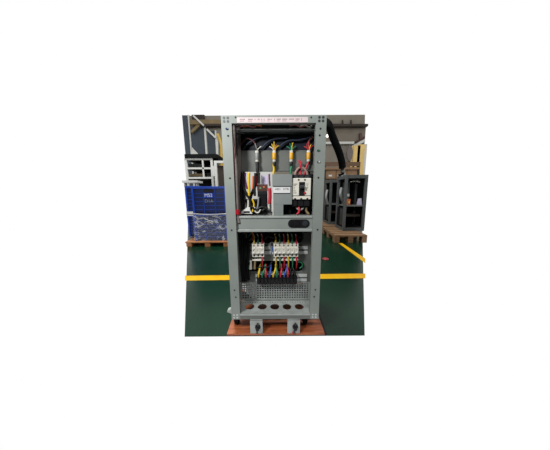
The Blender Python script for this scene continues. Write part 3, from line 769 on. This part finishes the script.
# ---- grey instrument box left of the breaker
y0 = yF+.035; gx0, gx1 = X(272.4, 195, y0), X(292.0, 195, y0)
zz = lambda py: Z(py, y0)
t = thing('cover_box', ((gx0+gx1)/2, y0+.05, zs3), 'plain grey metal box with a white label beside the large breaker', 'box')
nx = gx0+(gx1-gx0)*.56
MB().box(gx0, gx1, y0, y0+.09, zz(204.6), zz(174.4), 'cover grey').box(gx0, nx, y0, y0+.09, zs3, zz(204.6), 'cover grey').build('body', t, bevel=.0015)
MB().box(gx0+.003, gx1, y0-.0012, y0, zz(186.6), zz(186.0), 'hole dark').build('seam', t)
MB().box(gx0, gx0+.006, y0-.002, y0, zs3, zz(186.6), 'white paint').build('edge_trim', t)
lb_ = MB().box(gx0+.006, gx0+(gx1-gx0)*.9, y0-.0015, y0, zz(193), zz(187.2), 'paper white').build('label_plate', t)
MB().box(gx0+.006, gx0+(gx1-gx0)*.92, y0-.0012, y0, zz(193.8), zz(193.1), 'hole dark').build('seam', t)
for fx, s_ in ((.27, 'AEH'), (.69, 'DTB')):
    text('lettering', s_, .018, (gx0+(gx1-gx0)*fx, y0-.0017, zz(189.2)), 'ink dark', lb_)
MB().box(nx+.002, gx1, y0+.05, y0+.055, zs3, zz(204.8), 'dark interior').build('dark_recess', t)

# ---- things on the shelf at the left
ysf = yF+.07
zsf = zs3
y0 = yF+.075; ax, cx = X(257.6, 200, y0), X(267.2, 200, y0); zz = lambda py: Z(py, y0)
t = thing('contactor', ((ax+cx)/2, y0+.03, zsf), 'black contactor with brown top standing on the shelf', 'contactor')
MB().box(ax, cx, y0, y0+.06, zsf, zz(191), 'black plastic').build('body', t, bevel=.003)
MB().box(ax-.001, cx+.002, y0-.002, y0+.06, zz(191), zz(184.2), 'brown red').build('head', t, bevel=.002)
b = MB(); b.box(ax+.006, cx-.006, y0-.004, y0, zz(206), zz(194), 'black rubber'); b.disc((ax+.02, y0-.002, zz(188)), .006, (0, 1, 0), .004, 'ink green'); b.disc((cx-.02, y0-.002, zz(187)), .006, (0, 1, 0), .004, 'orange wire')
b.build('faceplate', t)
a, c = P(261, 175.4, y0+.03), P(267.4, 184.4, y0+.03)
tag(MB().box(a.x, c.x, y0+.03, y0+.034, zz(184.2)-.0005, a.z, 'lavender card').build('name_card', origin=P(264, 184, y0+.03)), 'pale lavender card standing up behind the black contactor', 'card')
WR = (
    ([(269.2, 174), (269.4, 180), (269.8, 186)], .0055, 'purple wire', 'magenta wire dropping from the upper plate beside the card'),
    ([(269.6, 188), (270, 195), (269.6, 204)], .011, 'red wire', 'thick red wire between the contactor and the grey box'),
    ([(269.2, 204.6), (269, 209), (268.6, 212)], .0065, 'white wire', 'white wire end below the thick red wire'),
    ([(249, 172.6), (248.8, 181), (249.2, 190), (249, 196)], .0085, 'yellow wire', 'yellow wire hanging from the upper plate at the left'),
    ([(249.0, 196.4), (248.4, 203), (248.2, 208.6)], .007, 'white wire', 'white ferrule end below the yellow wire'),
    ([(245.4, 173), (245, 178), (246, 184), (247.4, 189)], .006, 'purple wire', 'purple wire hanging left of the yellow wire'),
    ([(242.2, 172), (242.6, 185), (246, 193), (249.6, 199), (250.8, 206)], .0095, 'black wire', 'black cable slanting down from the left to the others'),
    ([(243.6, 176), (243.4, 190), (244.2, 201), (244.4, 211)], .0075, 'black wire', 'straight black cable hanging beside the inner rail'),
    ([(241.8, 186), (242.4, 196), (245.4, 205), (246, 212)], .006, 'grey wire', 'greyish cable hugging the inner rail near the shelf'),
    ([(253.2, 176), (253, 183), (252.6, 189)], .006, 'orange wire', 'orange wire between the yellow and black cables'),
    ([(259, 172.4), (259, 178), (258.8, 184)], .006, 'black wire', 'short black wire entering the contactor head'),
    ([(256.6, 176), (256.8, 181), (256.2, 186)], .0055, 'red wire', 'short red wire beside the black diagonal cable'),
    ([(252.2, 199), (254, 204), (253.4, 208), (252.6, 212)], .006, 'yellow wire', 'yellow wire stub on the shelf left of the contactor'),
    ([(258.6, 197), (258, 205), (256.4, 211)], .0055, 'grey wire', 'grey wire running down the side of the contactor'),
    ([(254.6, 207), (255.4, 211.6), (258.4, 212.6), (260.6, 209.4)], .005, 'white wire', 'white wire loop lying in front of the contactor'),
    ([(255.4, 173), (255.2, 181), (254.6, 189), (254.8, 196)], .0085, 'black wire', 'black wire hanging just left of the contactor'),
    ([(241.6, 176), (241.2, 192), (242.4, 206), (243, 213)], .0085, 'black wire', 'black cable nearest the inner rail at the left'),
    ([(250.6, 206), (256, 209.6), (262, 207), (268, 209)], .0085, 'black wire', 'thick black wire sagging across in front of the contactor'),
    ([(262, 211), (265, 209), (268, 211), (271, 210.6)], .006, 'black wire', 'black wire lying on the shelf before the grey box'))
for k, (pts, r, mt, lb) in enumerate(WR):
    yy = yF+.062+.006*(k % 3)
    if k in (14, 17, 18, 13): yy = yF+.058
    b = MB(); b.tube([P(x, y, yy) for x, y in pts], r, mt, n=8)
    tag(b.build('hanging_wire' if k < 12 else 'shelf_wire', origin=P(*pts[-1], yy), smooth=True), lb, 'wire')
b = MB(); b.prism([P(x, y, yF+.05) for x, y in ((241.4, 213.6), (241.4, 211.2), (244.6, 209.4), (247, 207.4), (249.8, 207.2), (250, 210), (252.4, 213.8))], (0, .02, 0), 'white plastic')
b.box(X(243.5, 213, yF+.046), X(249.5, 213, yF+.046), yF+.047, yF+.05, Z(212.6, yF+.047), Z(211, yF+.047), 'black plastic')
tag(b.build('white_clip', origin=P(246, 213.6, yF+.05)), 'white plastic clip lying on the left end of the shelf', 'clip')

y0 = yF+.085; ax, cx = X(242.5, 205, y0), X(256.8, 205, y0)
t = thing('junction_box', ((ax+cx)/2, y0+.03, zs3), 'low black junction box on the shelf behind the hanging wires', 'box')
MB().box(ax, cx, y0, y0+.06, zs3, Z(200, y0), 'black plastic').build('body', t, bevel=.003)
MB().box(ax-.002, cx+.002, y0-.002, y0+.062, Z(200, y0), Z(199, y0), 'dark steel').build('lid', t)
# ---- added white locker stands in for the brightness through the open back
YW = 2.5
a, c = X(246, 190, YW), X(275, 190, YW); zt_ = Z(167, YW, 255)
t = thing('stand_in_locker', ((a+c)/2, YW+.2, 0), 'added white locker, stand-in for the bright view through the open back of the cabinet', 'locker')
MB().box(a, c, YW, YW+.4, .05, zt_, 'white paint').build('body', t, bevel=.004)
xm_ = a+(c-a)*.5
for x0_, x1_ in ((a+.01, xm_-.004), (xm_+.004, c-.01)):
    d = MB().box(x0_, x1_, YW-.018, YW, .08, zt_-.02, 'white plastic').build('door', t, bevel=.003)
    MB().box(x1_-.06, x1_-.045, YW-.03, YW-.018, zt_*.55, zt_*.55+.12, 'dark steel').build('handle', d)
for x in (a+.02, c-.06): MB().box(x, x+.04, YW+.02, YW+.38, 0, .05, 'black plastic').build('foot', t)
# added white foam sheet, angled to brighten the perforations from behind
a, c = XL+.008, X(256, 290, ym+.02)
tag(MB().prism([(a, ym+.22, zB+.013), (c, ym+.02, zB+.013), (c+.008, ym+.028, zB+.013), (a+.008, ym+.228, zB+.013)], (0, 0, .16), 'foam white').build('bright_backing', origin=((a+c)/2, ym+.12, zB+.013)), 'added white foam sheet brightening the perforations at lower left', 'foam')

# ---- miniature breakers on the upper DIN rail
yq = yF+.09
def mcb(pxa, pxb, label):
    xa, xb = X(pxa, 250, yq), X(pxb, 250, yq); zt_, zb_ = Z(244.3, yq), Z(257.6, yq); h = zt_-zb_; w = xb-xa
    t = thing('miniature_breaker', ((xa+xb)/2, ym-.006, zb_), label, 'breaker', 'small white breakers on the upper rail')
    MB().box(xa, xb, yq+.012, ym-.007, zb_, zt_, 'cream plastic').build('body', t, bevel=.002)
    for k in range(3):
        p0 = xa+w*k/3+.0012; p1 = xa+w*(k+1)/3-.0012; pc = (p0+p1)/2
        b = MB(); b.box(p0, p1, yq, yq+.012, zb_+h*.28, zt_-h*.26, 'cream plastic')
        b.disc((pc, yq+.012, zt_-h*.13), .0052, (0, 1, 0), .003, 'hole dark', n=12); b.disc((pc, yq+.012, zb_+h*.13), .0068, (0, 1, 0), .003, 'hole dark', n=12)
        pl = b.build('pole_face', t, bevel=.0008)
        MB().box(pc-.006, pc+.006, yq-.007, yq, zb_+h*.33, zb_+h*.42, ('white plastic')).build('toggle', pl, bevel=.001)
        b = MB()
        if k == 0: b.bar((pc-.005, yq-.0004, zb_+h*.5), (pc+.006, yq-.0004, zb_+h*.64), .0025, .001, 'ink dark', up=Vector((0, 1, 0)))
        for j in range(3): b.box(pc-.008, pc+.002+.003*j, yq-.0006, yq+.0002, zb_+h*(.5+.07*j), zb_+h*(.52+.07*j), ('ink red', 'ink dark', 'ink green')[(j+k) % 3])
        b.build('print', pl)
    return t
mcb(251.8, 264.0, 'small white three-pole breaker standing alone at the left of the rail')
mcb(273.6, 286.0, 'small white three-pole breaker, left one of the adjoining pair')
mcb(286.2, 298.6, 'small white three-pole breaker, right one of the adjoining pair')
for a_, c_, lb in ((252.2, 264.0, 'short white marker strip under the lone breaker at the left'), (273.4, 298.2, 'long white marker strip under the adjoining pair of breakers')):
    xa, xb = X(a_, 260, yq+.02), X(c_, 260, yq+.02)
    tag(MB().box(xa, xb, yq+.02, yq+.03, Z(260.7, yq+.02), Z(259.2, yq+.02), 'cream plastic').build('marker_strip', origin=((xa+xb)/2, yq+.02, Z(260, yq+.02))), lb, 'strip')
# wires above and below them
names = {'yellow wire': 'yellow', 'green wire': 'green', 'red wire': 'red'}
sets = (('the lone left breaker', [254.0, 257.9, 261.9]), ('the left breaker of the pair', [275.6, 279.7, 283.9]), ('the right breaker of the pair', [288.1, 292.2, 296.3]))
for nm, xs in sets:
    for px, mt in zip(xs, ('yellow wire', 'green wire', 'red wire')):
        r = .0052
        b = MB(); b.tube([P(px, 246, yq+.018), P(px, 243, yq+.016), P(px+.2, 239, yq+.024), P(px-.2, 236, yq+.05), P(px-.6, 234.5, ym+.02)], r, mt, n=8)
        tag(b.build('breaker_wire', origin=P(px, 244, yq), smooth=True), '%s wire entering the top of %s' % (names[mt], nm), 'wire', 'wires above the small breakers')
        if nm == 'the lone left breaker' and mt != 'red wire': continue
        b = MB(); b.tube([P(px, 256, yq+.018), P(px+.1, 259, yq+.012), P(px+.5, 263, yq+.024), P(px+.3, 266.5, yq+.045), P(px-.4, 269.5, ym+.02)], r, mt, n=8)
        tag(b.build('breaker_wire', origin=P(px, 258, yq), smooth=True), '%s wire leaving the bottom of %s' % (names[mt], nm), 'wire', 'wires below the small breakers')
for px, mt, r0, r1, lb in ((251, 'white wire', .006, .014, 'white flared ferrule below the left edge of the lone breaker'), (255.2, 'tan beam', .008, .009, 'tan flared ferrule below the lone breaker')):
    b = MB(); b.tube([P(px, 260.5, yq+.03), P(px-.3, 265, yq+.03), P(px-.5, 269, yq+.03)], lambda u, a=r0, c=r1: a+(c-a)*u, mt, n=10)
    tag(b.build('flared_ferrule', origin=P(px, 261, yq+.03), smooth=True), lb, 'ferrule')
for pts, r, mt, lb in (
        ([(252, 232), (253.2, 236), (252.6, 240), (251.6, 238)], .0055, 'orange wire', 'orange wire curling beside the yellow wire of the lone breaker'),
        ([(250, 234), (248, 237), (248.6, 240), (251, 239.6)], .004, 'green wire', 'green wire loop in the upper cutout at the left'),
        ([(250.4, 261.6), (247.6, 262.6), (246.8, 265.6), (249, 268)], .004, 'green wire', 'green wire loop in the lower cutout at the left'),
        ([(297.5, 262), (301.4, 262.6), (302.4, 266), (299.5, 268.4)], .0042, 'green wire', 'green wire loop in the lower cutout at the right'),
        ([(272.6, 251), (270.2, 248.5), (270.4, 243.6), (273, 242.4), (274, 245)], .0042, 'grey wire', 'grey wire loop left of the adjoining pair of breakers'),
        ([(271.2, 254), (272.4, 250), (272.8, 247)], .004, 'blue wire', 'thin blue wire at the left side of the pair of breakers'),
        ([(256.5, 268.5), (262, 266.5), (268, 267), (272, 262)], .005, 'black wire', 'black wire running between the two breaker groups'),
        ([(264, 240), (268, 236.5), (273, 238), (276, 235)], .005, 'black wire', 'black wire in the upper cutout between the breaker groups'),
        ([(297.5, 240), (300, 237), (302.5, 238.5), (301, 241)], .005, 'black wire', 'black wire loop in the upper cutout at the right')):
    b = MB(); b.tube([P(x, y, yq+.045) for x, y in pts], r, mt, n=7)
    tag(b.build('loose_wire', origin=P(*pts[0], yq+.045), smooth=True), lb, 'wire')

for k, (pts, lb) in enumerate((([(241.6, 233), (242.4, 245), (241.8, 262), (243, 281)], 'added black cable darkening the plate beside the left post in the lower compartment'),
                             ([(244.6, 235), (245, 250), (244, 266), (245.6, 281)], 'second added black cable darkening the plate beside the left post in the lower compartment'),
                             ([(247.6, 238), (248.4, 252), (246.8, 266), (248.8, 280)], 'added black cable darkening the plate between the left post cables and the lone breaker'))):
    b = MB(); b.tube([P(x, y, yq+.035) for x, y in pts], .0105, 'black rubber', n=8)  # black cables added to darken the lower left of the plate
    tag(b.build('darkening_cable', origin=P(*pts[-1], yq+.035), smooth=True), lb, 'cable')
# ---- black terminal row on the lower rail with its coloured wires
yt = yF+.1
xa, xb = X(256.6, 280, yt), X(297.4, 280, yt); n = 11; w = (xb-xa)/n
zt_, zb_ = Z(277.6, yt), Z(285.8, yt)
t = thing('terminal_strip', ((xa+xb)/2, ym-.006, zb_), 'row of black terminal blocks on the lower rail', 'terminal strip')
for k in range(n):
    x0_ = xa+k*w
    b = MB(); b.box(x0_+.0008, x0_+w-.0008, yt+.012, ym-.007, zb_+.006, zt_, 'black plastic'); b.box(x0_+.003, x0_+w-.003, yt, yt+.012, zb_+.016, zt_-.012, 'black plastic'); b.disc((x0_+w/2, yt+.012, zt_-.006), .004, (0, 1, 0), .003, 'dark steel', n=8)
    b.build('terminal', t, bevel=.0008)
seq = [('yellow wire', 'yellow'), ('green wire', 'green'), ('red wire', 'red'), ('blue wire', 'blue'), ('yellow wire', 'yellow'), ('green wire', 'green'), ('red wire', 'red'), ('blue wire', 'blue'), ('red wire', 'red')]
pos = ['first from the left', 'second from the left', 'third from the left', 'fourth from the left', 'middle one', 'fourth from the right among the coloured', 'third from the right among the coloured', 'second from the right among the coloured', 'last of the coloured ones at the right']
for k, ((mt, nm), ps) in enumerate(zip(seq, pos)):
    x = xa+(k+.5)*w
    px = 258.4+k*3.75
    dx = .012*math.sin(k*2.1)
    b = MB(); b.tube([(x, yt+.02, zt_-.012), (x, yt+.012, zt_+.012), (x+.004+dx*.3, yt+.012, zt_+.034), (x+.008+dx, yt+.035, zt_+.055), (x+.008+dx, ym+.02, zt_+.068)], .0068, mt, n=8)
    tag(b.build('terminal_wire', origin=(x, yt, zt_), smooth=True), '%s wire bending into the black terminal row, %s' % (nm, ps), 'wire', 'coloured wires into the black terminal row')
for k, side in ((9, 'tenth'), (10, 'last')):
    x = xa+(k+.5)*w
    b = MB(); b.tube([(x, yt+.02, zt_-.012), (x, yt+.012, zt_+.01), (x-.004, yt+.02, zt_+.025), (x-.012, ym+.02, zt_+.045)], .0062, 'black wire', n=8)
    tag(b.build('terminal_wire', origin=(x, yt, zt_), smooth=True), 'black wire bending into the %s black terminal at the right end' % side, 'wire', 'black wires into the black terminal row')

# ---- thick black hose hanging from the top right corner
t = thing('corrugated_hose', (XR+.02, yF+.2, zT-.05), 'thick black corrugated hose hanging over the top right edge of the cabinet', 'hose')
yh = yF+.13
pts = [Vector((XR-.16, yF+.42, zT+.0255)), Vector((XR-.1, yF+.27, zT+.0255)), Vector((XR-.035, yF+.16, zT+.0255)), P(327.3, 123.4, yh), P(332.4, 136, yh+.03), P(338.6, 151, yh+.06), P(341.6, 161, yh+.08), P(342.4, 168, yh+.09)]
b = MB(); b.tube(pts, .025, 'black rubber', n=14, sm=14, ribs=.04); b.build('hose_body', t, smooth=True)
b = MB(); b.tube([P(342.4, 167.6, yh+.09), P(342.6, 172.6, yh+.09)], .014, 'galvanised', n=12); b.build('end_sleeve', t, smooth=True)
b = MB(); b.tube([P(344, 173, yh+.09), P(341, 174.6, yh+.09), P(338.6, 175.2, yh+.09)], .008, 'black rubber', n=8); b.build('strap', t, smooth=True)

# ================================================================== LIGHT
wd = bpy.data.worlds.new('world'); C.world = wd; wd.use_nodes = True
bg = wd.node_tree.nodes['Background']; bg.inputs['Color'].default_value = (1, 1, 1, 1); bg.inputs['Strength'].default_value = 1.0
def area(name, loc, target, size, power, col=(1, 1, 1)):
    l = bpy.data.lights.new(name, 'AREA'); l.size = size; l.energy = power; l.color = col
    o = bpy.data.objects.new(name, l); COL.objects.link(o); o.location = loc
    o.rotation_euler = (Vector(target)-Vector(loc)).to_track_quat('-Z', 'Y').to_euler()
area('added_light', (-1.1, -.15, 2.0), (-.1, 1.1, .9), .4, 66)  # added key light beside the viewer, grades the posts from upper left
area('added_light', (.6, -1.5, 4.6), (0, 2.5, .6), 1.2, 120)  # added overhead fill light behind the viewer, no fixture
area('added_light', (-.8, 2.8, 4.7), (-.8, 3.6, 0), 1.0, 260)  # light added above the rear to brighten the foam and background
C.view_settings.view_transform = 'Standard'; C.view_settings.look = 'None'
C.view_settings.exposure = 0; C.view_settings.gamma = 1; C.view_settings.use_curve_mapping = False
